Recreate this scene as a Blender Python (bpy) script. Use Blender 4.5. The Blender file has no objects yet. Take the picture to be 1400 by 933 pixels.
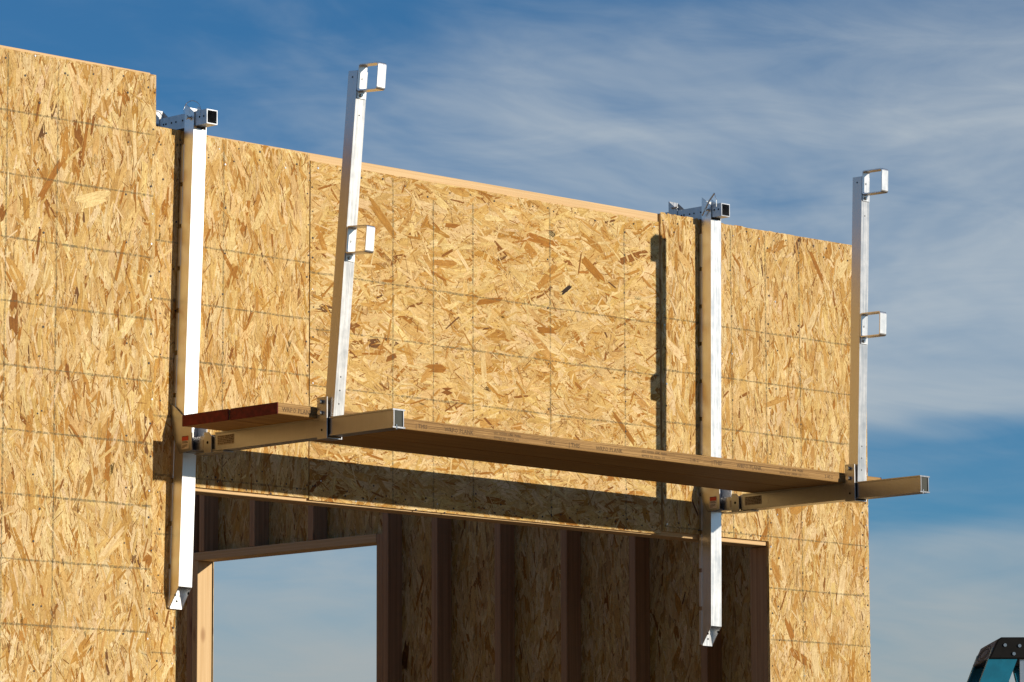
import bpy, math, random
from mathutils import Vector, Matrix, Quaternion
R = math.radians
scene = bpy.context.scene
C = scene.collection

# ------------------------------------------------------------------ camera
S = 1.75                                   # height of the survey datum above the ground
YAW, PITCH, ROLL = 0.7815, 0.1437, -0.0034
F = Vector((math.sin(YAW)*math.cos(PITCH), math.cos(YAW)*math.cos(PITCH), math.sin(PITCH)))
Rt = Vector((math.cos(YAW), -math.sin(YAW), 0)); Up = Rt.cross(F)
R2 = Rt*math.cos(ROLL) + Up*math.sin(ROLL); U2 = -Rt*math.sin(ROLL) + Up*math.cos(ROLL)
cam = bpy.data.cameras.new('camera'); camo = bpy.data.objects.new('camera', cam); C.objects.link(camo)
cam.sensor_width = 36; cam.lens = 36*5671.9/1400; cam.clip_start = 0.1; cam.clip_end = 5000
M = Matrix((R2, U2, -F)).transposed().to_4x4(); M.translation = Vector((-9.7853, -10.8868, -0.1981+S))
camo.matrix_world = M
scene.camera = camo

# ------------------------------------------------------------------ sun, sky, exposure
SUN = Vector((0.32, -1.0, 0.207)).normalized()          # towards the sun
SUN_EL = math.asin(SUN.z); SUN_AZ = math.atan2(SUN.x, SUN.y)
sl = bpy.data.lights.new('sun', 'SUN'); sl.energy = 4.7; sl.angle = R(0.53); sl.color = (1.0, 0.90, 0.75)
so = bpy.data.objects.new('sun', sl); C.objects.link(so); so.rotation_euler = SUN.to_track_quat('Z', 'Y').to_euler()
so.location = SUN*60

class NT:
    def __init__(s, t): s.t = t; s.n = t.nodes; s.l = t.links; s.n.clear()
    def __call__(s, typ, ins=None, **kw):
        d = s.n.new(typ)
        for k, v in kw.items(): setattr(d, k, v)
        for k, v in (ins or {}).items():
            if isinstance(v, bpy.types.NodeSocket): s.l.new(v, d.inputs[k])
            else: d.inputs[k].default_value = v
        return d
    def math(s, op, a, b=0.0, c=0.0, clamp=False):
        return s('ShaderNodeMath', {0: a, 1: b, 2: c}, operation=op, use_clamp=clamp).outputs[0]
    def mix(s, f, a, b, mode='MIX'):
        d = s('ShaderNodeMix', data_type='RGBA', blend_type=mode)
        for i, v in ((0, f), (6, a), (7, b)):
            if isinstance(v, bpy.types.NodeSocket): s.l.new(v, d.inputs[i])
            else: d.inputs[i].default_value = v if i == 0 else (tuple(v)+(1,))[:4]
        return d.outputs[2]
    def ramp(s, f, stops, interp='LINEAR'):
        d = s('ShaderNodeValToRGB', {0: f}); d.color_ramp.interpolation = interp; e = d.color_ramp.elements
        while len(e) < len(stops): e.new(0.5)
        for i, (p, c) in enumerate(stops):
            e[i].position = p; e[i].color = (tuple(c)+(1,))[:4] if hasattr(c, '__len__') else (c, c, c, 1)
        return d.outputs[0]
    def noise(s, vec, scale, detail=3, rough=0.5, dist=0.0, dim='3D'):
        return s('ShaderNodeTexNoise', {'Vector': vec, 'Scale': scale, 'Detail': detail, 'Roughness': rough, 'Distortion': dist}, noise_dimensions=dim).outputs[0]
    def sstep(s, x, a, b, lo=0.0, hi=1.0):
        return s('ShaderNodeMapRange', {0: x, 1: a, 2: b, 3: lo, 4: hi}, interpolation_type='SMOOTHSTEP').outputs[0]

w = bpy.data.worlds.new('World'); scene.world = w; w.use_nodes = True
n = NT(w.node_tree)
tc = n('ShaderNodeTexCoord').outputs['Generated']
sky = n('ShaderNodeTexSky', sky_type='NISHITA', sun_disc=False, sun_elevation=SUN_EL, sun_rotation=SUN_AZ,
        altitude=1500, air_density=1.0, dust_density=0.3, ozone_density=2.5).outputs[0]
sx = n('ShaderNodeSeparateXYZ', {0: tc})
az = n.math('MULTIPLY', n.math('ARCTAN2', sx.outputs[0], sx.outputs[1]), 180/math.pi)
el = n.math('MULTIPLY', n.math('ARCSINE', sx.outputs[2]), 180/math.pi)
# thin cirrus: long streaks lying along the horizon, gently waving with azimuth
wav = n.math('SINE', n.math('MULTIPLY', n.math('SUBTRACT', az, 44.8), R(7.0)))
pos = n('ShaderNodeCombineXYZ', {0: n.math('MULTIPLY', az, 0.10), 1: n.math('MULTIPLY', n.math('ADD', el, n.math('MULTIPLY', az, 0.06)), 0.30), 2: 0.0}).outputs[0]
warp = n.noise(pos, 1.0, 4, 0.55)
warp2 = n.noise(n('ShaderNodeVectorMath', {0: pos, 1: (7.3, 2.1, 4.0)}, operation='ADD').outputs[0], 1.1, 5, 0.6, 0.6)
fine = n.noise(n('ShaderNodeVectorMath', {0: pos, 1: (3.2, 4.4, 1.0)}, operation='MULTIPLY').outputs[0], 1.0, 5, 0.62, 0.8)
tilt = n.math('MULTIPLY', wav, n.sstep(el, 7.5, 11.5, 0.0, 2.2))
ev = n.math('ADD', n.math('SUBTRACT', el, tilt), n.math('MULTIPLY', n.math('SUBTRACT', warp, 0.5), 2.6))
prof = n.ramp(n.math('DIVIDE', ev, 20.0), [(0.0, 0.72), (0.20, 0.70), (0.27, 0.42), (0.305, 0.14), (0.34, 0.14), (0.362, 0.58),
                                           (0.43, 0.55), (0.53, 0.52), (0.60, 0.34), (0.66, 0.08), (0.80, 0.10), (1.0, 0.12)])
dens = n.math('ADD', prof, n.math('MULTIPLY', n.math('SUBTRACT', warp2, 0.5), 1.0))
dens = n.math('ADD', dens, n.math('MULTIPLY', n.math('SUBTRACT', fine, 0.5), 0.34))
dens = n.sstep(dens, 0.05, 1.0)
skyc = n.mix(1.0, sky, (0.66, 1.36, 1.85), 'MULTIPLY')
cloud = n.mix(n.sstep(el, 3.0, 9.0), (7.9, 8.4, 8.4), (11.0, 11.9, 12.3))
colr = n.mix(dens, skyc, cloud)
bg = n('ShaderNodeBackground', {0: colr, 1: 0.05})
n.l.new(bg.outputs[0], n('ShaderNodeOutputWorld').inputs[0])

vs = scene.view_settings; vs.view_transform = 'Standard'; vs.look = 'None'; vs.exposure = 0.0; vs.gamma = 1.0
vs.use_curve_mapping = False
scene.render.engine = 'CYCLES'

# ------------------------------------------------------------------ helpers
random.seed(11)
def tag(o, label=None, cat=None, group=None, kind=None):
    for k, v in (('label', label), ('category', cat), ('group', group), ('kind', kind)):
        if v: o[k] = v
    return o
def empty(name, loc, rot=(0, 0, 0)):
    o = bpy.data.objects.new(name, None); C.objects.link(o); o.location = loc; o.rotation_euler = rot
    o.empty_display_size = 0.1
    return o

class MB:
    """collects shapes; build() links them as one mesh object"""
    def __init__(s): s.v = []; s.f = []; s.uv = []; s.col = []; s.smooth = []
    def poly(s, pts, uv=None, col=None, sm=False):
        i = len(s.v); s.v += [tuple(p) for p in pts]; s.f.append(tuple(range(i, i+len(pts))))
        s.uv += uv if uv else [(0, 0)]*len(pts); s.col += [col or (1, 1, 1)]*len(pts); s.smooth.append(sm)
    def box(s, a, b, axis=None):
        (x0, y0, z0), (x1, y1, z1) = a, b
        if axis is None:
            d = (abs(x1-x0), abs(y1-y0), abs(z1-z0)); axis = d.index(max(d))
        o = random.uniform(0, 30); k = random.uniform(0, 9)
        def q(*ps):
            oth = [i for i in range(3) if i != axis]
            s.poly(ps, [(p[axis]+o, p[oth[0]]+1.7*p[oth[1]]+k) for p in ps])
        q((x0,y0,z0),(x1,y0,z0),(x1,y0,z1),(x0,y0,z1)); q((x1,y1,z0),(x0,y1,z0),(x0,y1,z1),(x1,y1,z1))
        q((x0,y1,z0),(x0,y0,z0),(x0,y0,z1),(x0,y1,z1)); q((x1,y0,z0),(x1,y1,z0),(x1,y1,z1),(x1,y0,z1))
        q((x0,y0,z1),(x1,y0,z1),(x1,y1,z1),(x0,y1,z1)); q((x0,y1,z0),(x1,y1,z0),(x1,y0,z0),(x0,y0,z0))
        return s
    def prism(s, pts, axis, lo, hi):
        """polygon pts in the two other axes (in order), extruded along axis"""
        def P(p, h):
            q = list(p); q.insert(axis, h); return tuple(q)
        area = sum(pts[i][0]*pts[(i+1) % len(pts)][1]-pts[(i+1) % len(pts)][0]*pts[i][1] for i in range(len(pts)))
        if (area > 0) == (axis == 1): pts = pts[::-1]
        a = [P(p, lo) for p in pts]; b = [P(p, hi) for p in pts]
        s.poly(a[::-1], [(p[0], p[1]) for p in pts[::-1]]); s.poly(b, [(p[0], p[1]) for p in pts])
        for i in range(len(pts)):
            j = (i+1) % len(pts); s.poly((a[i], a[j], b[j], b[i]), [(0, 0), (1, 0), (1, 1), (0, 1)])
        return s
    def tube(s, path, r, n=8, closed=False, cap=True):
        path = [Vector(p) for p in path]; m = len(path); rings = []
        up = Vector((0.31, 0.12, 0.94))
        for i, p in enumerate(path):
            a = path[(i-1) % m] if (closed or i > 0) else p; b = path[(i+1) % m] if (closed or i < m-1) else p
            t = (b-a).normalized(); u = t.cross(up)
            if u.length < 1e-3: u = t.cross(Vector((1, 0, 0)))
            u.normalize(); vv = t.cross(u); rr = r[i] if hasattr(r, '__len__') else r
            rings.append([p+u*(rr*math.cos(2*math.pi*k/n))+vv*(rr*math.sin(2*math.pi*k/n)) for k in range(n)])
        for i in range(m if closed else m-1):
            A, B = rings[i], rings[(i+1) % m]
            for k in range(n):
                l = (k+1) % n; s.poly((A[k], B[k], B[l], A[l]), sm=True)
        if cap and not closed:
            s.poly(rings[0]); s.poly(rings[-1][::-1])
        return s
    def disc(s, c, nrm, r, n=8, h=0.0):
        c = Vector(c); nrm = Vector(nrm).normalized()
        if h: return s.tube([c, c+nrm*h], r, n)
        u = nrm.cross(Vector((0.3, 0.2, 0.9))).normalized(); v = nrm.cross(u)
        s.poly([c+u*(r*math.cos(2*math.pi*k/n))+v*(r*math.sin(2*math.pi*k/n)) for k in range(n)]); return s
    def build(s, name, mat, parent=None, bevel=0.0, loc=None, kind=None, label=None):
        me = bpy.data.meshes.new(name); me.from_pydata(s.v, [], s.f)
        uvl = me.uv_layers.new(name='UVMap'); uvl.data.foreach_set('uv', [c for p in s.uv for c in p])
        if any(c != (1, 1, 1) for c in s.col[:4000]):
            ca = me.color_attributes.new('strand', 'FLOAT_COLOR', 'CORNER')
            ca.data.foreach_set('color', [x for c in s.col for x in (c[0], c[1], c[2], 1.0)])
        me.polygons.foreach_set('use_smooth', s.smooth)
        me.materials.append(mat); me.validate(); me.update()
        o = bpy.data.objects.new(name, me); C.objects.link(o)
        if parent: o.parent = parent
        if loc: o.location = loc
        if bevel:
            import bmesh
            bm = bmesh.new(); bm.from_mesh(me); bmesh.ops.remove_doubles(bm, verts=bm.verts, dist=1e-5); bm.to_mesh(me); bm.free()
            b = o.modifiers.new('bevel', 'BEVEL'); b.width = bevel; b.segments = 2; b.limit_method = 'ANGLE'; b.angle_limit = R(40)
        return tag(o, label=label, kind=kind)

# ------------------------------------------------------------------ materials
def mat(name):
    m = bpy.data.materials.new(name); m.use_nodes = True; t = NT(m.node_tree)
    out = t('ShaderNodeOutputMaterial'); b = t('ShaderNodeBsdfPrincipled'); t.l.new(b.outputs[0], out.inputs[0])
    return m, t, b
def setp(t, b, **kw):
    for k, v in kw.items():
        k = k.replace('_', ' ')
        if isinstance(v, bpy.types.NodeSocket): t.l.new(v, b.inputs[k])
        else: b.inputs[k].default_value = v
def plain(name, col, rough=0.6, metal=0.0, spec=0.4, var=0.08, scale=40):
    m, t, b = mat(name); o = t('ShaderNodeTexCoord').outputs['Object']
    k = t.sstep(t.noise(o, scale, 4), 0.25, 0.75, 1-var, 1+var)
    c = t.mix(1.0, col, t('ShaderNodeCombineColor', {0: k, 1: k, 2: k}).outputs[0], 'MULTIPLY')
    setp(t, b, Base_Color=c, Roughness=rough, Metallic=metal, Specular_IOR_Level=spec)
    return m
def bump(t, h, strength, dist):
    return t('ShaderNodeBump', {'Strength': strength, 'Distance': dist, 'Height': h}).outputs[0]

def mk_strand():
    m, t, b = mat('osb_strands')
    col = t('ShaderNodeAttribute', attribute_name='strand').outputs['Color']
    uv = t('ShaderNodeUVMap').outputs[0]
    g = t.noise(t('ShaderNodeVectorMath', {0: uv, 1: (14, 520, 1)}, operation='MULTIPLY').outputs[0], 1.0, 3, 0.6, 0.3)
    g2 = t.noise(t('ShaderNodeVectorMath', {0: uv, 1: (30, 90, 1)}, operation='MULTIPLY').outputs[0], 1.0, 3, 0.6)
    k = t.math('MULTIPLY', t.sstep(g, 0.3, 0.7, 0.80, 1.08), t.sstep(g2, 0.3, 0.7, 0.84, 1.06))
    c = t.mix(1.0, col, t('ShaderNodeCombineColor', {0: k, 1: t.math('POWER', k, 1.25), 2: t.math('POWER', k, 1.6)}).outputs[0], 'MULTIPLY')
    o = t('ShaderNodeTexCoord').outputs['Object']
    speck = t.sstep(t.noise(o, 330, 2, 0.6), 0.64, 0.72)
    c = t.mix(t.math('MULTIPLY', speck, 0.55), c, (0.20, 0.10, 0.03))
    mot = t.sstep(t.noise(o, 210, 3, 0.7), 0.30, 0.66, 1.10, 0.84)
    c = t.mix(1.0, c, t('ShaderNodeCombineColor', {0: t.math('POWER', mot, 0.8), 1: mot, 2: t.math('POWER', mot, 1.25)}).outputs[0], 'MULTIPLY')
    stain = t.sstep(t.noise(o, 4.5, 5, 0.6, 0.4), 0.3, 0.68, 0.87, 1.05)
    c = t.mix(1.0, c, t('ShaderNodeCombineColor', {0: t.math('POWER', stain, 0.7), 1: stain, 2: t.math('POWER', stain, 1.3)}).outputs[0], 'MULTIPLY')
    h = t.math('ADD', g, t.math('MULTIPLY', t.noise(o, 120, 3), 1.5))
    setp(t, b, Base_Color=c, Roughness=0.66, Specular_IOR_Level=0.18, Normal=bump(t, h, 0.5, 0.0015))
    return m
def mk_board():
    m, t, b = mat('osb_core')
    o = t('ShaderNodeTexCoord').outputs['Object']
    v = t('ShaderNodeTexVoronoi', {'Vector': t('ShaderNodeVectorMath', {0: o, 1: (60, 60, 17)}, operation='MULTIPLY').outputs[0], 'Scale': 1.0})
    c = t.ramp(t('ShaderNodeSeparateColor', {0: v.outputs['Color']}).outputs[0], [(0, (0.30, 0.16, 0.05)), (0.4, (0.52, 0.33, 0.13)), (1, (0.64, 0.45, 0.21))])
    f = t.noise(o, 180, 4, 0.65)
    c = t.mix(t.sstep(f, 0.55, 0.75, 0, 0.5), c, (0.22, 0.11, 0.035))
    setp(t, b, Base_Color=c, Roughness=0.75, Specular_IOR_Level=0.2, Normal=bump(t, f, 0.4, 0.002))
    return m
def mk_lumber(name, ca, cb, knot=(0.25, 0.11, 0.04), rough=0.65, lines=70):
    m, t, b = mat(name); uv = t('ShaderNodeUVMap').outputs[0]
    v = t('ShaderNodeVectorMath', {0: uv, 1: (1.2, lines, 1)}, operation='MULTIPLY').outputs[0]
    g = t.noise(v, 1.0, 4, 0.55, 0.5)
    g2 = t.noise(t('ShaderNodeVectorMath', {0: uv, 1: (5, lines*6, 1)}, operation='MULTIPLY').outputs[0], 1.0, 2)
    c = t.mix(t.sstep(g, 0.32, 0.68), ca, cb)
    c = t.mix(t.sstep(g2, 0.5, 0.75, 0, 0.25), c, tuple(x*0.55 for x in cb))
    vo = t('ShaderNodeTexVoronoi', {'Vector': t('ShaderNodeVectorMath', {0: uv, 1: (2.4, 5.5, 1)}, operation='MULTIPLY').outputs[0], 'Scale': 1.0})
    kn = t.sstep(vo.outputs['Distance'], 0.05, 0.13, 1, 0)
    c = t.mix(t.math('MULTIPLY', kn, 0.6), c, knot)
    setp(t, b, Base_Color=c, Roughness=rough, Specular_IOR_Level=0.25, Normal=bump(t, g2, 0.2, 0.001))
    return m
def mk_metal(name, base, rough, var=0.06, streak=True, metal=1.0):
    m, t, b = mat(name); o = t('ShaderNodeTexCoord').outputs['Object']
    st = t.noise(t('ShaderNodeVectorMath', {0: o, 1: (160, 160, 5)}, operation='MULTIPLY').outputs[0], 1.0, 3)
    sm = t.noise(o, 22, 5, 0.6)
    k = t.math('MULTIPLY', t.sstep(st, 0.3, 0.7, 0.97, 1.02), t.sstep(sm, 0.3, 0.7, 1-var, 1+var))
    c = t.mix(1.0, base, t('ShaderNodeCombineColor', {0: k, 1: k, 2: k}).outputs[0], 'MULTIPLY')
    r = t.math('ADD', t.sstep(sm, 0.3, 0.7, rough-0.015, rough+0.025), t.sstep(st, 0.3, 0.7, -0.03, 0.03))
    setp(t, b, Base_Color=c, Roughness=r, Metallic=metal, Normal=bump(t, st, 0.02, 0.0004))
    return m
def mk_print():
    m = bpy.data.materials.new('printed_line'); m.use_nodes = True; t = NT(m.node_tree)
    o = t('ShaderNodeTexCoord').outputs['Object']
    a = t.sstep(t.noise(o, 95, 3, 0.7), 0.36, 0.66, 0.05, 0.58)
    d = t('ShaderNodeBsdfDiffuse', {0: (0.17, 0.155, 0.095, 1)}); tr = t('ShaderNodeBsdfTransparent')
    x = t('ShaderNodeMixShader', {0: a, 1: tr.outputs[0], 2: d.outputs[0]})
    t.l.new(x.outputs[0], t('ShaderNodeOutputMaterial').inputs[0]); return m

STR = mk_strand(); CORE = mk_board(); PRINT = mk_print()
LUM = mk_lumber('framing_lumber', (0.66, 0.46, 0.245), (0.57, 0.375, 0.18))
LUMP = mk_lumber('shaded_lumber', (0.47, 0.285, 0.155), (0.35, 0.195, 0.10), knot=(0.14, 0.06, 0.03))  # darker copy of the framing lumber, interior shade put into its colour
LVL = mk_lumber('plank_veneer', (0.42, 0.25, 0.09), (0.23, 0.12, 0.035), lines=230, knot=(0.2, 0.1, 0.03))
ALU = mk_metal('aluminium', (0.43, 0.43, 0.44), 0.34, 0.03)
ALUB = mk_metal('bright_aluminium', (0.74, 0.74, 0.735), 0.34, 0.02)
GUA = mk_metal('guard_aluminium', (0.58, 0.575, 0.57), 0.33, 0.02)
STEEL = mk_metal('galvanised_steel', (0.44, 0.46, 0.49), 0.38, 0.12)
DARK = plain('dark_plug', (0.045, 0.048, 0.04), 0.7)
NAIL = plain('nail_steel', (0.035, 0.03, 0.028), 0.5, 0.5)
HOLE = plain('hole_dark', (0.012, 0.012, 0.012), 0.9, spec=0.1)
BOLT = mk_metal('zinc_bolt', (0.6, 0.6, 0.58), 0.3)
RED = plain('red_end_paint', (0.13, 0.013, 0.007), 0.8, var=0.35, scale=60)
LRED = plain('sticker_red', (0.55, 0.05, 0.02), 0.5)
LWHT = plain('sticker_pale', (0.62, 0.54, 0.42), 0.5)
LGRY = plain('sticker_grey', (0.30, 0.25, 0.19), 0.5, var=0.3, scale=120)
STAMP = plain('faded_ink', (0.11, 0.065, 0.028), 0.8)
INK = plain('black_ink', (0.075, 0.045, 0.02), 0.8)
BLUE = plain('blue_fibreglass', (0.006, 0.16, 0.25), 0.45, var=0.12)
CAPG = plain('sky_tinted_cap_face', (0.15, 0.165, 0.20), 0.9, spec=0.05, var=0.2)  # grey cap front with the bluish sky reflection put into its colour
CAPB = plain('black_cap_plastic', (0.007, 0.006, 0.005), 0.6, spec=0.2, var=0.3)
RUB = plain('black_rubber', (0.02, 0.02, 0.02), 0.8)

# ------------------------------------------------------------------ ground and slab
ZB = -1.22                                  # slab level in survey heights
mg, t, b = mat('dirt'); o_ = t('ShaderNodeTexCoord').outputs['Object']
c_ = t.mix(t.sstep(t.noise(o_, 0.7, 6, 0.6), 0.35, 0.65), (0.20, 0.135, 0.078), (0.27, 0.19, 0.115))
c_ = t.mix(t.sstep(t.noise(o_, 30, 4, 0.7), 0.5, 0.7, 0, 0.5), c_, (0.09, 0.065, 0.045))
setp(t, b, Base_Color=c_, Roughness=0.95, Specular_IOR_Level=0.1, Normal=bump(t, t.noise(o_, 9, 6, 0.7), 0.6, 0.05))
g = MB(); g.poly([(-1500, -1500, 0), (1500, -1500, 0), (1500, 1500, 0), (-1500, 1500, 0)])
tag(g.build('ground', mg), kind='structure')
CONC = plain('concrete', (0.17, 0.16, 0.145), 0.9, var=0.15, scale=6)
g = MB(); g.prism([(-6.1, -0.62), (-1.226, -0.62), (-1.226, -0.012), (3.06, -0.012), (3.06, 7.3), (-6.1, 7.3)], 2, -0.05, ZB+S-0.004)
tag(g.build('floor_slab', CONC), kind='structure')

# ------------------------------------------------------------------ oriented strand board
PAL = [((0.735, 0.56, 0.285), 27), ((0.685, 0.49, 0.21), 30), ((0.61, 0.405, 0.145), 23), ((0.535, 0.315, 0.086), 13),
       ((0.45, 0.23, 0.044), 7.5), ((0.37, 0.16, 0.022), 5.0), ((0.25, 0.097, 0.013), 2.2), ((0.15, 0.065, 0.018), 0.4)]
PC = [p[0] for p in PAL]; PW = [p[1] for p in PAL]
def clip(poly, i, val, keep_less):
    out = []
    for k in range(len(poly)):
        a, b = poly[k-1], poly[k]
        ia = (a[i] <= val) == keep_less; ib = (b[i] <= val) == keep_less
        if ia != ib:
            f = (val-a[i])/(b[i]-a[i]); out.append(tuple(a[j]+f*(b[j]-a[j]) for j in range(4)))
        if ib: out.append(b)
    return out
def strands(mb, rect, ang, spread, place, notch=None, dens=1.0, rng=random, extra=(), tone=(1, 1, 1)):
    """fill rect (u0,v0,u1,v1) with pressed wood strands; place(u,v,h) gives the 3-D point.
    notch=(side,un,vn): nothing on that side of un below vn"""
    u0, v0, u1, v1 = rect; A = (u1-u0)*(v1-v0)
    kinds = [(int(900*A*dens), (0.065, 0.165), (0.012, 0.038), 0.0, 0.70), (int(1500*A*dens), (0.03, 0.09), (0.004, 0.012), 0.1, 0.95),
             (int(2200*A*dens), (0.012, 0.055), (0.0010, 0.0032), 0.3, 1.0), (int(4600*A*dens), (0.003, 0.010), (0.0012, 0.0036), 0.2, 1.0)]
    jobs = []
    for kk, (num, Lr, Wr, h0, h1) in enumerate(kinds):
        for _ in range(num):
            cu = rng.uniform(u0-0.03, u1+0.03); cv = rng.uniform(v0-0.03, v1+0.03)
            th = ang+rng.gauss(0, spread*(1.0 if kk < 2 else 1.15))
            col = rng.choices(PC, PW)[0]
            if kk == 0 and col[0] < 0.45 and rng.random() < 0.55: col = PC[2]
            if kk >= 2 and rng.random() < 0.24: col = PC[rng.choice((4, 5, 5, 6, 6))]
            jobs.append((cu, cv, th, rng.uniform(*Lr), rng.uniform(*Wr), rng.uniform(h0, h1), col))
    for e in extra: jobs.append(e)
    for cu, cv, th, L, W, h, col in jobs:
        hL, hW = L/2, W/2; ct, st_ = math.cos(th), math.sin(th); ru = rng.uniform(0, 40)
        j = lambda q: rng.uniform(-q, q)*W
        sk = j(.4); sk2 = j(.4); tp = rng.uniform(0.7, 1.0); tp2 = rng.uniform(0.6, 1.0)
        pts = [(-hL+sk, -hW*tp), (-hL*0.2, -hW*rng.uniform(0.9, 1.1)), (hL+sk2, -hW*tp2), (hL+j(.7), -hW*.25), (hL+j(.7), hW*.3),
               (hL-sk2, hW*tp2), (hL*0.25, hW*rng.uniform(0.9, 1.1)), (-hL-sk, hW*tp), (-hL+j(.7), hW*.3), (-hL+j(.7), -hW*.3)]
        f = rng.uniform(0.93, 1.07); col = (col[0]*f*tone[0], col[1]*f*rng.uniform(.97, 1.03)*tone[1], col[2]*f*rng.uniform(.9, 1.1)*tone[2])
        P = [(cu+x*ct-y*st_, cv+x*st_+y*ct, x+ru, y+ru*0.37) for x, y in pts]
        us = [p[0] for p in P]; vv = [p[1] for p in P]
        if min(us) < u0: P = clip(P, 0, u0, False)
        if P and max(us) > u1: P = clip(P, 0, u1, True)
        if P and min(vv) < v0: P = clip(P, 1, v0, False)
        if P and max(vv) > v1: P = clip(P, 1, v1+rng.choice((0, 0, 0, .002, .004, .006)), True)
        if len(P) < 3: continue
        pieces = [P]
        if notch and min(p[1] for p in P) < notch[2]:
            less = notch[0] == '>'
            a = clip(P, 0, notch[1], less); b = clip(P, 0, notch[1], not less)
            pieces = [a] + ([clip(b, 1, notch[2], False)] if len(b) > 2 else [])
        hh = 0.0003+0.0013*h
        for Q in pieces:
            if len(Q) > 2: mb.poly([place(q[0], q[1], hh) for q in Q], [(q[2], q[3]) for q in Q], col)
IN = 0.0254
def inside(u, v, rect, notch):
    u0, v0, u1, v1 = rect
    if not (u0 < u < u1 and v0 < v < v1): return False
    if notch and v < notch[2]:
        if notch[0] == '>' and u > notch[1]: return False
        if notch[0] == '<' and u < notch[1]: return False
    return True
def dress(panel, place, rect, ang, spread, notch=None, vlines=(), hlines=(), nails=(), dens=1.0, extra=(), bright=0.05, nrm=(0, -1, 0), tone=(1, 1, 1)):
    """strands, printed layout grid and nail heads of one board"""
    m = MB(); strands(m, rect, ang, spread, place, notch, dens, extra=extra, tone=tone)
    m.build('surface_strands', STR, panel, kind='stuff')
    p = MB(); hw = 0.0035
    def seg(a, b):
        num = max(2, int(math.dist(a, b)/0.05)); du, dv = (b[0]-a[0]), (b[1]-a[1]); L = math.hypot(du, dv); nu, nv = -dv/L, du/L
        prev = None
        for i in range(num+1):
            f = i/num; j = random.uniform(-.0008, .0008); wdt = hw*random.uniform(.6, 1.25)
            c = (a[0]+du*f+nu*j, a[1]+dv*f+nv*j); cur = (place(c[0]+nu*wdt, c[1]+nv*wdt, 0.0022), place(c[0]-nu*wdt, c[1]-nv*wdt, 0.0022))
            if prev and inside(c[0]-du/num*.5, c[1]-dv/num*.5, rect, notch): p.poly((prev[0], prev[1], cur[1], cur[0]))
            prev = cur
    for u, va, vb in vlines: seg((u, va), (u, vb))
    for v, ua, ub in hlines: seg((ua, v), (ub, v))
    if p.f: p.build('printed_grid', PRINT, panel)
    k = MB(); kb = MB()
    for u, v in nails:
        u += random.gauss(0, .004); v += random.gauss(0, .012)
        if inside(u, v, rect, notch):
            (kb if random.random() < bright else k).disc(place(u, v, 0.0026), nrm, random.uniform(0.0026, 0.0042), 7)
    if k.f: k.build('nail_heads', NAIL, panel, kind='stuff')
    if kb.f: kb.build('bright_nail_heads', BOLT, panel, kind='stuff')
def col_nails(u, v0, v1, step): return [(u, v0+i*step) for i in range(int((v1-v0)/step)+1)]
def row_nails(v, u0, u1, step): return [(u0+i*step, v) for i in range(int((u1-u0)/step)+1)]
V = math.pi/2

# ---- wall with the wide opening (outer face y = 0)
wall = tag(empty('framed_wall', (0.9, 0.05, ZB+S)), 'strand board wall with a wide opening, scaffold brackets hung on it', 'wall')
off = Vector((0.9, 0.05, ZB+S))
def sub(mb, name, mt, parent, o, **kw):
    """geometry given in world coordinates, stored relative to the thing's origin"""
    mb.v = [(x-o[0], y-o[1], z-o[2]) for x, y, z in mb.v]; return mb.build(name, mt, parent, **kw)
pf = lambda u, v, h: (u-off[0], -h-off[1], v+S-off[2])
zs = lambda pts: [(x, z+S) for x, z in pts]
TOPS = 0.45                                  # strands and grid are modelled above this height
# board left of the seam, cut round the opening
m = MB(); m.prism(zs([(-1.212, ZB), (-0.61, ZB), (-0.61, 1.358), (-0.0025, 1.358), (-0.0025, 2.594), (-1.212, 2.594)]), 1, 0.0, 0.011)
p1 = sub(m, 'sheathing_panel', CORE, wall, off)
rc = (-1.212, TOPS, -0.0025, 2.594)
vl = [(k*IN, TOPS, 2.58) for k in (-16, -24, -32)]
hl = [(2.2012-k*8*IN, -1.2, -0.004) for k in range(0, 9)]
na = col_nails(-0.012, 1.4, 2.58, .105)+col_nails(-0.40, 1.4, 2.58, .16)+col_nails(-0.625, TOPS, 2.58, .14)+col_nails(-0.69, TOPS, 2.58, .15)+row_nails(2.565, -.7, 0, .09)+row_nails(2.53, -.6, 0, .12)+row_nails(1.385, -.6, 0, .06)+row_nails(1.42, -.55, 0, .11)
dress(p1, pf, rc, V, 0.38, ('>', -0.61, 1.358), vl, hl, na, tone=(1.0, .985, .96))
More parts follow.
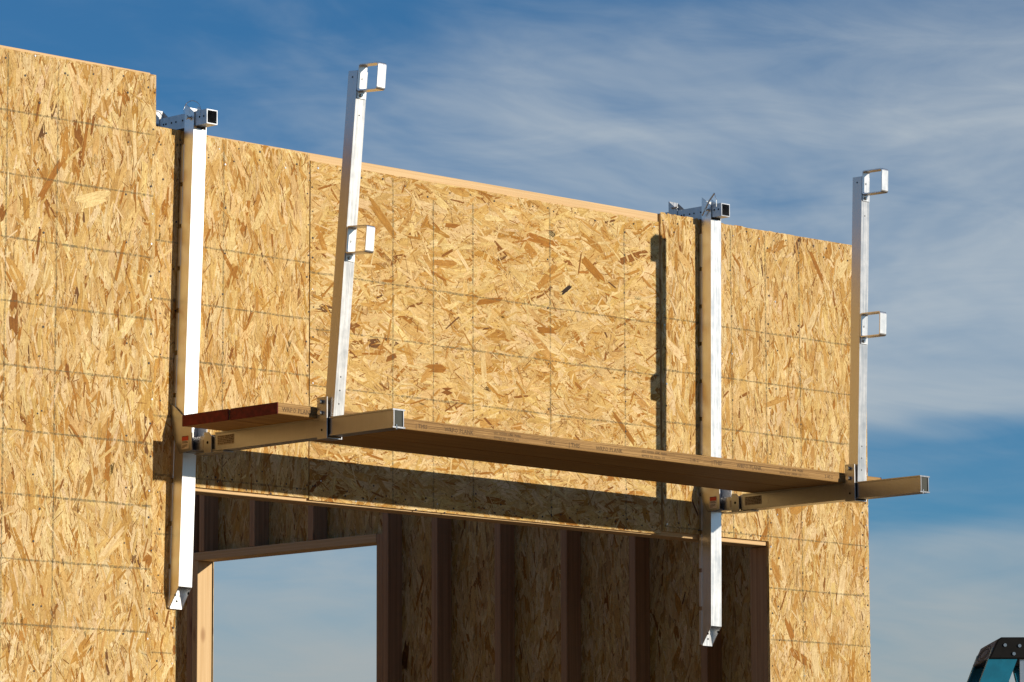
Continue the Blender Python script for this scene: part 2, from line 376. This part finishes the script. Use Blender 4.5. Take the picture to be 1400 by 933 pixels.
# long board over the opening, laid lengthwise
m = MB(); m.prism(zs([(0.0025, 1.3515), (1.8215, 1.350), (1.8215, 2.568), (0.0025, 2.574)]), 1, 0.0, 0.011)
p2 = sub(m, 'sheathing_panel', CORE, wall, off)
vl = [(k*IN, 1.36, 2.57-d) for k, d in ((16, .01), (24, .06), (32, .05), (48, .02), (64, .05))]
hl = [(2.1686-k*8*IN, 0.0, 1.82) for k in range(0, 4)]
na = col_nails(.014, 1.4, 2.56, .09)+col_nails(1.625, 1.4, 2.54, .11)+col_nails(.813, 1.4, 2.54, .17)+col_nails(1.21, 1.4, 2.54, .19)+row_nails(2.545, .03, 1.8, .11)+row_nails(1.377, 0.02, 1.8, .05)+row_nails(1.41, 0.05, 1.8, .13)
D6, D7, BK = PC[5], PC[6], (0.035, 0.02, 0.012)
ex = [(1.303, 2.244, 0.62, .055, .016, 1.05, BK), (1.318, 2.254, 0.9, .03, .010, 1.06, BK), (.36, 2.40, -.75, .17, .035, 1.0, PC[4]), (.62, 1.88, .05, .07, .03, 1.0, D6), (.40, 1.90, .4, .05, .02, 1.02, D7),
      (1.45, 2.34, -.6, .12, .035, 1.0, D6), (1.62, 1.74, -.75, .16, .02, 1.0, PC[5]), (1.2, 2.08, .03, .10, .022, 1.0, D6), (.68, 1.80, .05, .035, .028, 1.05, D7), (.9, 2.16, .2, .12, .02, 1.0, PC[5])]
dress(p2, pf, (0.0025, 1.352, 1.8215, 2.566), 0.0, 0.62, None, vl, hl, na, extra=ex, tone=(.985, .97, .93))
# end board, cut round the opening
m = MB(); m.prism(zs([(1.8325, 1.363), (2.441, 1.363), (2.441, ZB), (3.05, ZB), (3.05, 2.612), (1.8325, 2.604)]), 1, 0.0, 0.011)
p3 = sub(m, 'sheathing_panel', CORE, wall, off)
vl = [(k*IN, TOPS, 2.59) for k in (88, 96, 104)]
hl = [(2.1949-k*8*IN, 1.84, 3.046) for k in range(0, 9)]
na = col_nails(2.235, 1.4, 2.59, .17)+col_nails(2.455, TOPS, 2.59, .09)+col_nails(2.50, TOPS, 2.5, .17)+col_nails(2.64, TOPS, 2.59, .2)+col_nails(3.035, TOPS, 2.59, .085)+col_nails(3.01, TOPS, 2.59, .12)+col_nails(1.85, 1.4, 2.59, .11)+row_nails(2.58, 1.85, 3.04, .08)+row_nails(2.545, 1.9, 3.04, .15)+row_nails(1.385, 1.85, 2.44, .06)
ex = [(2.62, 1.52, .5, .09, .06, 1.0, PC[4]), (2.33, 1.63, 0.0, .11, .055, 1.0, PC[4]), (2.75, 2.50, -1.0, .14, .02, 1.0, D6), (2.56, 1.02, 2.0, .07, .03, 1.0, D6), (2.88, 1.22, 1.35, .15, .04, 1.0, PC[0]), (2.71, .9, 1.7, .13, .04, 1.0, PC[0])]
dress(p3, pf, (1.8325, TOPS, 3.05, 2.604), V, 0.42, ('<', 2.441, 1.363), vl, hl, na, bright=.12, extra=ex, tone=(.97, .965, .98))
YB0, YB1 = 0.0115, 0.1005
def lumber(parent, o, name, a, b, mt=LUM, axis=None):
    m = MB(); m.box((a[0], a[1], a[2]+S), (b[0], b[1], b[2]+S), axis); return sub(m, name, mt, parent, o, bevel=0.0025)
lumber(wall, off, 'top_plate', (-1.21, YB0, 2.567), (3.036, YB1, 2.6045))
lumber(wall, off, 'top_plate', (-1.21, YB0, 2.529), (3.036, YB1, 2.5655))
lumber(wall, off, 'header', (-0.648, YB0, 1.3455), (2.479, 0.055, 1.637))
lumber(wall, off, 'header', (-0.648, 0.0555, 1.3455), (2.479, YB1, 1.637))
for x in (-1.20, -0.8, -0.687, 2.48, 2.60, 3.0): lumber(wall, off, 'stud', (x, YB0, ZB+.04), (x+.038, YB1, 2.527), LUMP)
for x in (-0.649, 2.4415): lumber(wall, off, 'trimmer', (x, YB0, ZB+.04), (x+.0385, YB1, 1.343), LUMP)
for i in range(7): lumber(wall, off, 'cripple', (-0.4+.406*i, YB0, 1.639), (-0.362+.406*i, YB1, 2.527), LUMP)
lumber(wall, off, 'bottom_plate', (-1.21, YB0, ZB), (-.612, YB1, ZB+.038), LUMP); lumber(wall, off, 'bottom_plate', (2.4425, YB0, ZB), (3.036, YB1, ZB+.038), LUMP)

# ---- wall that juts forward (outer face y = -0.6096)
YF = -0.6096
jut = tag(empty('framed_wall', (-3.1, YF+.05, ZB+S)), 'closed strand board wall jutting forward of the scaffold', 'wall')
oj = Vector((-3.1, YF+.05, ZB+S))
pj = lambda u, v, h: (u-oj[0], YF-h-oj[1], v+S-oj[2])
tops = [2.614, 2.6055, 2.606, 2.606, 2.606]
for i in range(4):
    xr = -1.226-1.2207*i; xl = xr-1.2192
    m = MB(); m.prism(zs([(xl, ZB), (xr, ZB), (xr, tops[i]), (xl, tops[i+1] if i == 0 else tops[i])]), 1, YF, YF+.011)
    pp = sub(m, 'sheathing_panel', CORE, jut, oj)
    if i < 2:
        rc = (xl, TOPS, xr, 2.604)
        vl = [(xr-k*IN, TOPS, 2.6) for k in (16, 24, 32)]
        hl = [(2.2097-k*8*IN, xl, xr-.006) for k in range(-1, 9)]
        na = col_nails(xr-.012, TOPS, 2.6, .10)+col_nails(xr-.115, TOPS, 2.59, .16)+col_nails(xr-.48, TOPS, 2.6, .2)+col_nails(xr-.455, TOPS+.1, 2.6, .3)+col_nails(xl+.012, TOPS, 2.6, .1)+row_nails(2.585, xl, xr, .12)+row_nails(2.545, xl, xr, .17)
        ex = [(-1.80, 1.80, 1.5, .04, .030, 1.12, D7), (-1.80, 1.735, 1.6, .065, .035, 1.04, D7), (-1.37, 1.985, 1.3, .14, .013, 1.0, D6), (-1.52, 2.36, 1.4, .15, .012, 1.0, D6), (-1.66, 2.21, 1.0, .17, .02, 1.0, PC[5]), (-1.48, 2.17, .3, .12, .045, 1.05, PC[0])] if i == 0 else []
        dress(pp, pj, rc, V, 0.40, None, vl, hl, na, dens=1.0 if i == 0 else .8, extra=ex, bright=.08, tone=(1.0, 1.0, 1.03) if i == 0 else (.95, .95, .95))
lumber(jut, oj, 'top_plate', (-3.4, YF+.0115, 2.584), (-1.24, YF+.1, 2.6215)); lumber(jut, oj, 'top_plate', (-6.1, YF+.0115, 2.584), (-3.402, YF+.1, 2.6215))
lumber(jut, oj, 'top_plate', (-6.1, YF+.0115, 2.545), (-1.24, YF+.1, 2.582)); lumber(jut, oj, 'bottom_plate', (-6.1, YF+.0115, ZB), (-1.24, YF+.1, ZB+.038), LUMP)
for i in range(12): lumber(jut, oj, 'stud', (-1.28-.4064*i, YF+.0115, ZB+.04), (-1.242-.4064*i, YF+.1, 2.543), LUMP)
m = MB(); m.box((-1.2375, YF+.0115, ZB+S), (-1.2265, 7.28, 2.604+S), 2); sub(m, 'extended_return_panel', CORE, jut, oj)  # jog return, carried on inward out of view to darken the garage
m = MB(); m.box((-1.2263, 7.29, ZB+S), (3.05, 7.30, 2.604+S), 2); sub(m, 'unseen_rear_panel', CORE, jut, oj)  # unseen closing wall, added to keep daylight out of the interior

# ---- side wall with a window hole, seen from within
side = tag(empty('framed_wall', (3.0, 3.7, ZB+S)), 'shaded stud wall with a window hole, seen through the wide opening', 'wall')
osd = Vector((3.0, 3.7, ZB+S)); X0, X1, XS = 2.950, 3.0388, 3.0393
WY0, WY1, WZ0, WZ1 = 2.824, 4.065, 0.35, 1.590
def side_panel(y0, y1, z0, z1, holes=None):
    m = MB(); m.box((XS, y0, z0+S), (3.0503, y1, z1+S), 2); pp = sub(m, 'sheathing_panel', CORE, side, osd)
    ps = lambda u, v, h: (XS-h-osd[0], u-osd[1], v+S-osd[2])
    if z1 > TOPS:
        mm = MB(); strands(mm, (y0, max(z0, TOPS), y1, min(z1, 2.0)), V, 0.28, ps, None, .6); mm.build('surface_strands', STR, pp, kind='stuff')
side_panel(0.0125, 1.6365, ZB, 2.6); side_panel(1.6385, WY0, ZB, 2.6); side_panel(WY0+.0015, WY1-.0015, WZ1, 2.6); side_panel(WY0+.0015, WY1-.0015, ZB, WZ0); side_panel(WY1, 5.28, ZB, 2.6); side_panel(5.282, 7.28, ZB, 2.6)
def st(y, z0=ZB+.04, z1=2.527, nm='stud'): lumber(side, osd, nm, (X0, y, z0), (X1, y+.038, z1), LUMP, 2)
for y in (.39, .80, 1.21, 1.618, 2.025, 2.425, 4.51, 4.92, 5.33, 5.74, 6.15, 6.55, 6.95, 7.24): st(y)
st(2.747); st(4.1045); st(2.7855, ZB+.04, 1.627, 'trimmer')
lumber(side, osd, 'trimmer', (X0, WY1, ZB+.04), (X1+.011, WY1+.0385, WZ1-.001), LUM, 2)
lumber(side, osd, 'window_header', (X0, WY0+.001, WZ1), (X1, WY1+.0385, WZ1+.040), LUM, 1)
lumber(side, osd, 'window_sill', (X0, WY0+.001, WZ0-.038), (X1, WY1-.001, WZ0), LUM, 1)
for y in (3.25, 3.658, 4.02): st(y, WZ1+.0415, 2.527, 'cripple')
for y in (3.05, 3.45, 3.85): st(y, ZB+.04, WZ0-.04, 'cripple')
lumber(side, osd, 'top_plate', (X0, .102, 2.567), (X1, 7.28, 2.604), LUM, 1); lumber(side, osd, 'top_plate', (X0, .102, 2.529), (X1, 7.28, 2.5655), LUM, 1); lumber(side, osd, 'bottom_plate', (X0, .102, ZB), (X1, 7.28, ZB+.038), LUMP, 1)

# ------------------------------------------------------------------ scaffold brackets
def rot_about(o, lean_x, lean_y):            # tilt so the top moves +x by lean_x and +y by lean_y per metre
    o.rotation_euler = (-math.atan(lean_y), math.atan(lean_x), 0)
def ring(mb, y0, y1, z0, z1, x0, x1, th=0.004, r=0.008):
    def loop(a, b, c, d, rr):
        pts = []
        for cx, cy, s in ((b-rr, c+rr, -90), (b-rr, d-rr, 0), (a+rr, d-rr, 90), (a+rr, c+rr, 180)):
            for k in range(4): q = R(s+30*k); pts.append((cx+rr*math.cos(q), cy+rr*math.sin(q)))
        return pts
    O = loop(y0, y1, z0, z1, r); I = loop(y0+th, y1-th, z0+th, z1-th, r-th*.8); m_ = len(O)
    for i in range(m_):
        j = (i+1) % m_
        o0, o1, i0, i1 = O[i], O[j], I[i], I[j]
        mb.poly([(x0, *o0), (x0, *i0), (x0, *i1), (x0, *o1)]); mb.poly([(x1, *o0), (x1, *o1), (x1, *i1), (x1, *i0)])
        mb.poly([(x0, *o0), (x0, *o1), (x1, *o1), (x1, *o0)]); mb.poly([(x0, *i0), (x1, *i0), (x1, *i1), (x0, *i1)])
def make_bracket(x0, zt, label, post_lean, guard_lean, tube_front, guard_y, guard_top, wire):
    """x0: post's side face; zt: top of the arm (survey height)"""
    root = tag(empty('scaffold_bracket', (x0, 0, zt+S)), label, 'scaffold bracket', 'wall brackets carrying the scaffold planks')
    Wd = 0.059; dz = lambda z: z-1.52; dw = lambda z: z-zt   # dz: heights written for an arm top at 1.52; dw: survey heights
    # ---- upright
    zf = dw(1.52); th = .0032
    post = MB(); y0, y1 = -.064, -.015
    zb0, zb1, zt1, zt0 = dw(.931), dw(1.005), dw(2.655), dw(2.692)
    for xa, xb in ((0, th), (Wd-th, Wd)):
        post.prism([(y1, zb0), (y0, zb1), (y0, zt1), (y1, zt0)], 0, xa, xb)
    post.box((th, y0, zb1), (Wd-th, y0+th, dw(2.600)), 2)
    post.box((th, y1-th, zb0), (Wd-th, y1, dw(2.600)), 2); post.box((th, y1-th, dw(2.664)), (Wd-th, y1, dw(2.681)), 2)
    po = post.build('post', ALUB, root); rot_about(po, *post_lean)
    tb = MB(); z = zb0+.004; k = 0
    while z < dw(2.55):
        L = .132; MB().box((-.0015, y1-.001, z), (.0035, -.003, z+L), 2).build('spacer_flange', ALUB, po); MB().box((Wd-.0035, y1-.001, z), (Wd+.0015, -.003, z+L), 2).build('spacer_flange', ALUB, po); z += L+.016
    for c_, n_, r_ in (((-.0006, -.048, dw(.975)), (-1, 0, 0), .0045), ((.032, y1-th-.0006, dw(.958)), (0, -1, 0), .004), ((Wd-th-.0006, -.05, dw(.985)), (-1, 0, 0), .005)):
        MB().disc(c_, n_, r_, 10).build('bolt_hole', HOLE, po)
    # ---- steel tube lying over the wall top, inner clamp
    tz0, tz1 = dw(2.6085), dw(2.6595); ta, tbk = .005, .054; yb = .27
    T = MB(); t3 = .0035
    T.box((ta, tube_front, tz0), (ta+t3, yb, tz1), 1); T.box((tbk-t3, tube_front, tz0), (tbk, yb, tz1), 1)
    T.box((ta+t3, tube_front, tz0), (tbk-t3, yb, tz0+t3), 1); T.box((ta+t3, tube_front, tz1-t3), (tbk-t3, yb, tz1), 1)
    sh = (post_lean[0]*1.12, 0, 0); to = T.build('hanger_tube', STEEL, root, loc=(post_lean[0]*1.11, 0, .0 if zt > 1.51 else .0))
    to.location.z = -.0012
    for yy in (tube_front+.016, tube_front+.038, -.008, .028, .052, .082, .095): MB().disc((ta-.0006, yy, dw(2.636)), (-1, 0, 0), .0036, 10).build('pin_hole', HOLE, to)
    cl = MB(); c0, c1 = .116, .162; cb = dw(2.30)
    for xa, xb in ((0.002, .005), (Wd-.005, Wd-.002)): cl.prism([(c0, cb), (c1, cb), (c1, dw(2.70)), (c0, dw(2.662))], 0, xa, xb)
    cl.box((.005, c1-.003, cb), (Wd-.005, c1, dw(2.600)), 2); cl.box((.005, c1-.003, dw(2.663)), (Wd-.005, c1, dw(2.70)), 2); cl.box((.005, c0, cb), (Wd-.005, c0+.003, dw(2.600)), 2)
    cl.box((.0, .1015, cb), (.059, .1155, dw(2.585)), 2)
    cl.build('inner_clamp', ALU, to)
    zc = dw(2.640)
    for yy in (-.048, .14):
        pn = MB(); pn.tube([(-.010, yy, zc), (Wd+.012, yy, zc)], .0045, 8); pn.disc((-.009, yy, zc), (-1, 0, 0), .008, 10, .005)
        pn.build('locking_pin', BOLT, to)
    if wire:
        for yy, s in ((-.045, 1.0), (.14, .75)):
            MB().tube([(-.012+.02*s*math.sin(a)*.3, yy-.035*s+.045*s*math.cos(a), zc+.018+.036*s*math.sin(a)+.012*math.cos(a)) for a in [i*math.pi/9 for i in range(-1, 11)]], .0011, 5).build('pin_wire', BOLT, to)
    else:
        wr = MB(); wr.tube([(-.012, -.030, zc-.022), (-.013, -.07, zc+.032), (-.013, -.098, zc+.058)], .0034, 7)
        MB().tube([(-.012, .10, zc+.028), (-.010, .135, zc+.03), (.02, .15, zc+.028)], .0028, 6).build('pin_handle', BOLT, to)
        wr.tube([(-.013, -.098, zc+.058), (-.011, -.106, zc+.03), (-.010, -.105, zc+.004)], .001, 5)
        wr.build('pin_handle', BOLT, to)
    # ---- cheek plates that grip the upright
    br = MB(); pts = [(-.003, dz(1.637)), (-.026, dz(1.622)), (-.108, dz(1.556)), (-.114, dz(1.545)), (-.114, dz(1.468)), (-.050, dz(1.461)), (-.024, dz(1.505)), (-.004, dz(1.58))]
    for xa, xb in ((-.0062, -.0016), (Wd+.0016, Wd+.0062)): br.prism(pts, 0, xa, xb)
    br.box((-.0015, -.114, dz(1.4655)), (Wd+.0016, -.080, dz(1.4695)), 0)
    bo = br.build('cheek_bracket', ALU, root, bevel=.0008)
    la = MB(); la.poly([(-.0067, -.062, dz(1.474)), (-.0067, -.062, dz(1.520)), (-.0067, -.100, dz(1.520)), (-.0067, -.100, dz(1.474))][::-1]); la.build('warning_sticker', LWHT, bo)
    la = MB(); la.poly([(-.0072, -.064, dz(1.503)), (-.0072, -.064, dz(1.518)), (-.0072, -.098, dz(1.518)), (-.0072, -.098, dz(1.503))][::-1]); la.build('red_field', LRED, bo)
    la = MB()
    for zz, a, b_ in ((1.4985, -.066, -.093), (1.4945, -.066, -.096), (1.4865, -.067, -.094), (1.4825, -.066, -.090), (1.478, -.066, -.08), (1.5165, -.065, -.097)):
        y = a
        while y > b_:
            l_ = random.uniform(.003, .007); la.poly([(-.0077, y, dz(zz)), (-.0077, y, dz(zz+.0022)), (-.0077, max(y-l_, b_), dz(zz+.0022)), (-.0077, max(y-l_, b_), dz(zz))][::-1]); y -= l_+.0015
    la.build('sticker_lettering', INK, bo, kind='stuff')
    # ---- arm: root, collar, box beam
    rb = MB(); rb.box((.014, -.30, dz(1.464)), (.050, -.03, dz(1.514)), 1); rb.build('arm_root', ALU, root)
    co = MB(); cp = [(-.166, dz(1.452)), (-.205, dz(1.452)), (-.205, dz(1.508)), (-.190, dz(1.524)), (-.166, dz(1.524))]
    for xa, xb in ((.004, .0082), (.0558, .060)): co.prism(cp, 0, xa, xb)
    co.prism([(-.112, dz(1.452)), (-.262, dz(1.452)), (-.262, dz(1.4555)), (-.112, dz(1.4555))], 0, .0084, .0556)
    cc = co.build('arm_collar', ALU, root, bevel=.0008)
    q = MB(); q.disc((.0034, -.186, dz(1.488)), (-1, 0, 0), .0052, 10); q.build('bolt_hole', HOLE, cc)
    ar = MB(); a0, a1, ya, yt = .009, .055, -.222, -1.108
    ar.box((a0, yt, dz(1.4625)), (a0+.0035, ya, dz(1.5145)), 1); ar.box((a1-.0035, yt, dz(1.4625)), (a1, ya, dz(1.5145)), 1)
    ar.box((a0-.0035, yt, dz(1.515)), (a1+.006, ya, dz(1.520)), 1); ar.box((a0-.0035, yt, dz(1.457)), (a1+.006, ya, dz(1.462)), 1)
    ao = ar.build('arm', ALU, root)
    q = MB(); q.box((a0+.004, yt+.004, dz(1.4628)), (a1-.004, yt+.03, dz(1.5143)), 1); q.build('end_plug', DARK, ao)
    q = MB(); q.tube([(.022, yt+.0008, dz(1.453)), (.022, yt+.0008, dz(1.468))], .0030, 7); q.build('stop_bolt', BOLT, ao)
    q = MB(); q.poly([(a0-.0006, -.232, dz(1.474)), (a0-.0006, -.232, dz(1.507)), (a0-.0006, -.318, dz(1.507)), (a0-.0006, -.318, dz(1.474))][::-1]); MB0 = MB(); MB0.poly([(.0134, -.150, dz(1.474)), (.0134, -.150, dz(1.500)), (.0134, -.168, dz(1.500)), (.0134, -.168, dz(1.474))][::-1])
    MB0.build('load_sticker', LGRY, ao); so_ = q.build('load_sticker', LGRY, ao)
    q = MB()
    for i in range(5):
        y = -.236; zz = 1.479+.0058*i
        while y > -.312:
            l_ = random.uniform(.004, .011); q.poly([(a0-.0011, y, dz(zz)), (a0-.0011, y, dz(zz+.0022)), (a0-.0011, max(y-l_, -.314), dz(zz+.0022)), (a0-.0011, max(y-l_, -.314), dz(zz))][::-1]); y -= l_+.0025
    q.build('sticker_lettering', INK, so_, kind='stuff')
    # ---- guard post in its socket
    sk = MB(); sy0, sy1 = -.797, -.748
    sk.box((-.002, sy0, dz(1.4485)), (.0025, sy1, dz(1.588)), 2); sk.box((.063, sy0, dz(1.4485)), (.0675, sy1, dz(1.588)), 2); sk.box((.0026, sy0, dz(1.4485)), (.0629, sy1, dz(1.4525)), 0)
    so2 = sk.build('guard_socket', ALU, root, bevel=.0008)
    for zz in (1.572, 1.535):
        q = MB(); q.tube([(-.013, -.770, dz(zz)), (.075, -.770, dz(zz))], .0048, 8); q.disc((-.0145, -.770, dz(zz)), (1, 0, 0), .0075, 10, .010); q.build('socket_pin', BOLT, so2)
    q = MB(); q.disc((-.0026, -.772, dz(1.478)), (-1, 0, 0), .0042, 10); q.build('socket_hole', HOLE, so2)
    gx0, gx1, gy1, gy0 = .0095, .0555, 0.0, -.045; G = MB(); gh = guard_top-zt-.0025
    G.box((gx0, gy0, .0), (gx0+.003, gy1, gh), 2); G.box((gx1-.003, gy0, 0), (gx1, gy1, gh), 2); G.box((gx0+.003, gy0, 0), (gx1-.003, gy0+.003, gh), 2); G.box((gx0+.003, gy1-.003, 0), (gx1-.003, gy1, gh), 2)
    go = G.build('guard_post', GUA, root, loc=(0, guard_y, .0025)); rot_about(go, *guard_lean)
    for zz in (.045, .09, .135, gh-.15): MB().disc((.030, gy0-.0006, zz), (0, -1, 0), .0026, 8).build('adjustment_hole', HOLE, go)
    MB().disc((gx0-.0006, -.022, gh-.022), (-1, 0, 0), .0032, 8).build('adjustment_hole', HOLE, go)
    for zt_ in (gh+.022, gh-.525):
        L = MB(); ring(L, gy0-.099, gy0-.0008, zt_-.092, zt_, gx0+.001, gx0+.038); L.box((gx0+.004, gy0-.0046, zt_-.116), (gx1-.004, gy0-.0009, zt_-.0925), 2)
        lo = L.build('rail_holder', ALUB, go)
        MB().disc((.028, gy0-.0047, zt_-.050), (0, -1, 0), .0042, 8, .002).build('holder_screw', BOLT, lo); MB().disc((.028, gy0-.0047, zt_-.106), (0, -1, 0), .006, 6, .006).build('holder_bolt', BOLT, lo)
    return root
make_bracket(-0.635, 1.520, 'aluminium scaffold bracket with red painted plank ends over its arm', (.024, -.009), (.022, -.076), -.137, -.771, 2.685, True)
make_bracket(2.038, 1.505, 'aluminium scaffold bracket with upright guard post and T-handle pin', (.012, -.002), (.018, -.022), -.118, -.757, 2.672, False)

# ------------------------------------------------------------------ planks
def text_mesh(body, size, font_w=1.0):
    cu = bpy.data.curves.new('lettering', 'FONT'); cu.body = body; cu.size = size; cu.resolution_u = 1
    o = bpy.data.objects.new('lettering', cu); C.objects.link(o); bpy.context.view_layer.update()
    me = bpy.data.meshes.new_from_object(o.evaluated_get(bpy.context.evaluated_depsgraph_get()))
    out = ([tuple(v.co) for v in me.vertices], [tuple(p.vertices) for p in me.polygons])
    bpy.data.objects.remove(o); bpy.data.curves.remove(cu); bpy.data.meshes.remove(me)
    return out
def make_plank(ya, yb, label, stamp, xa, xb):
    """lies on both arms: arm tops at 1.520 (x -0.60) and 1.500 (x 2.07)"""
    L = xb-xa; slope = (1.505-1.520)/(2.07+0.60); z0 = 1.5205+slope*(xa+0.60)
    r = tag(empty('scaffold_plank', (xa, ya, z0+S)), label, 'plank', 'planks lying on the scaffold arms')
    r.rotation_euler = (0, -math.atan(slope), 0)
    T = .038; wd = yb-ya
    m = MB(); m.box((0.0, 0, 0), (L, wd, T), 0); m.build('board', LVL, r, bevel=.004)
    for i, (x0_, x1_) in enumerate(((-.0012, .004), (L-.004, L+.0012))):
        m = MB(); m.box((x0_, -.0008, -.0006), (x1_, wd+.0008, T+.0006), 1); m.build('painted_end', RED, r, bevel=.004)
    if stamp:
        lines = []
        m = MB(); x = .02
        seq = [('WRPO PLANK', .0215, .009, 0), ('SSST TESTED  LINE  MARK', .0115, .021, .235), ('SEPPELE 333  XXXX  111', .0115, .006, .235), ('2.0E-2', .018, .010, .49), ('| THIS', .0215, .009, .605)]
        cache = {q[0]: text_mesh(q[0], q[1]) for q in seq}
        while x < L-.1:
            for s_, size, zz, dx in seq:
                v_, f_ = cache[s_]
                for f in f_:
                    P = [(x+dx+v_[i][0], -.0006, zz+v_[i][1]) for i in f]
                    if max(p[0] for p in P) < L-.03: m.poly(P)
            x += .742
        m.build('stamped_lettering', STAMP, r, kind='stuff')
        # weathered laminations along the edge
        m = MB()
        for k in range(120):
            a = random.uniform(.01, L-.36); zz = random.uniform(.003, .035); m.box((a, -.0004, zz), (a+random.uniform(.08, .35), .001, zz+.0006), 0)
        m.build('veneer_line', plain('veneer_dark', (.14, .075, .025), .8), r, kind='stuff')
    return r
make_plank(-.737, -.501, 'outer scaffold plank with black lettering stamped along its edge', True, -.802, 2.262)
make_plank(-.495, -.259, 'inner scaffold plank between the stamped plank and the wall', False, -.806, 2.255)

# ------------------------------------------------------------------ stepladder
def make_ladder(loc, az_front, H):
    r = tag(empty('stepladder', loc, (0, 0, az_front)), 'blue fibreglass stepladder with black top cap standing free of the wall', 'ladder')
    # local: +x = climbing side, +y/-y = width (near side is +y), z up
    zc = H-.060; hw = .19
    m = MB(); m.prism([(-.105, zc), (.098, zc), (.072, H-.006), (.062, H), (-.075, H), (-.088, H-.005)], 1, -hw, hw); cap = m.build('top_cap', CAPB, r, bevel=.004)
    q = MB(); q.poly([(.0968, -hw+.006, zc+.004), (.0968, hw-.006, zc+.004), (.0735, hw-.006, H-.008), (.0735, -hw+.006, H-.008)]); q.build('cap_face', CAPG, cap)
    q = MB()   # embossed emblem on the sloping front: two rings and a bar letter
    nrm = Vector((.060, 0, .026)).normalized(); c = Vector((.0850, .0, H-.034))+nrm*.0012; u = Vector((0, 1, 0)); v = Vector((-.026, 0, .054)).normalized()
    for ra, rb_ in ((.125, .022), (.085, .014)): q.tube([c+u*(ra*math.cos(a))+v*(rb_*math.sin(a)) for a in [i*math.pi/12 for i in range(24)]], .0014, 5, closed=True)
    pass
    q.build('cap_emblem', CAPB, cap)
    for x_, z_ in ((.052, H-.022), (.012, H-.024), (.028, H-.046), (-.035, H-.026), (-.062, H-.03), (-.04, H-.05)):
        for s in (-1, 1): MB().disc((x_, s*(hw-.001), z_), (0, s, 0), .0048, 8, .0035).build('rivet', BOLT, cap)
    def rail(foot, top, yc, s, wdt, nm, flange):
        A = Vector(foot); B = Vector(top); m = MB(); d = (B-A).normalized(); p = Vector((d.z, 0, -d.x))
        def bar(pa, pb, y0_, y1_):
            vs = []
            for e in (A, B):
                for a_ in (pa, pb): vs.append((e.x+p.x*a_, e.z+p.z*a_))
            m.prism([vs[0], vs[1], vs[3], vs[2]], 1, y0_, y1_)
        ya, yb = (yc-.003, yc) if s > 0 else (yc, yc+.003)
        bar(-wdt/2, wdt/2, ya, yb); fa, fb = (yc-flange, ya) if s > 0 else (yb, yc+flange)
        bar(-wdt/2, -wdt/2+.003, fa, fb); bar(wdt/2-.003, wdt/2, fa, fb)
        o = m.build(nm, BLUE, r)
        f = MB(); f.box((A.x-.05, yc-.045 if s > 0 else yc-.005, 0), (A.x+.05, yc+.005 if s > 0 else yc+.045, .05), 0); f.build('rubber_foot', RUB, o, bevel=.004)
        return o
    ff, bf = .98, -.55; lx = lambda z, a, b: a+(b-a)*(z-.02)/(zc-.02)
    for s in (-1, 1):
        rail((ff, 0, .02), (.050, 0, zc+.02), s*(hw-.006), s, .074, 'front_rail', .032)
        rail((bf, 0, .02), (-.035, 0, zc+.02), s*(hw-.016), s, .050, 'rear_rail', .026)
    for s in (-1, 1): MB().box((-.004, s*(hw-.022)-.004, zc-.30), (.010, s*(hw-.022)+.004, zc), 2).build('rail_bracket', ALUB, r)
    k = .29
    while k < zc-.15:
        m = MB(); xc = lx(k, ff, .05); m.box((xc-.04, -hw+.04, k-.03), (xc+.04, hw-.04, k), 1); m.build('step', ALU, r, bevel=.002); k += .295
    for k in (.4, 1.0, 1.6, 2.05):
        m = MB(); xc = lx(k, bf, -.058); m.box((xc-.02, -hw+.045, k-.02), (xc+.02, hw-.045, k), 1); m.build('rear_brace', ALU, r)
    for s in (-1, 1):
        m = MB(); zz = 1.25; m.box((lx(zz, bf, -.058), s*(hw-.045)-.004, zz-.012), (lx(zz, ff, .05), s*(hw-.045)+.004, zz+.012), 0); m.build('spreader', STEEL, r)
    return r
lad_n1 = R(226.0)
make_ladder((-0.665-.14*math.cos(lad_n1), -3.70-.14*math.sin(lad_n1), 0), R(136.0), 0.630+S)
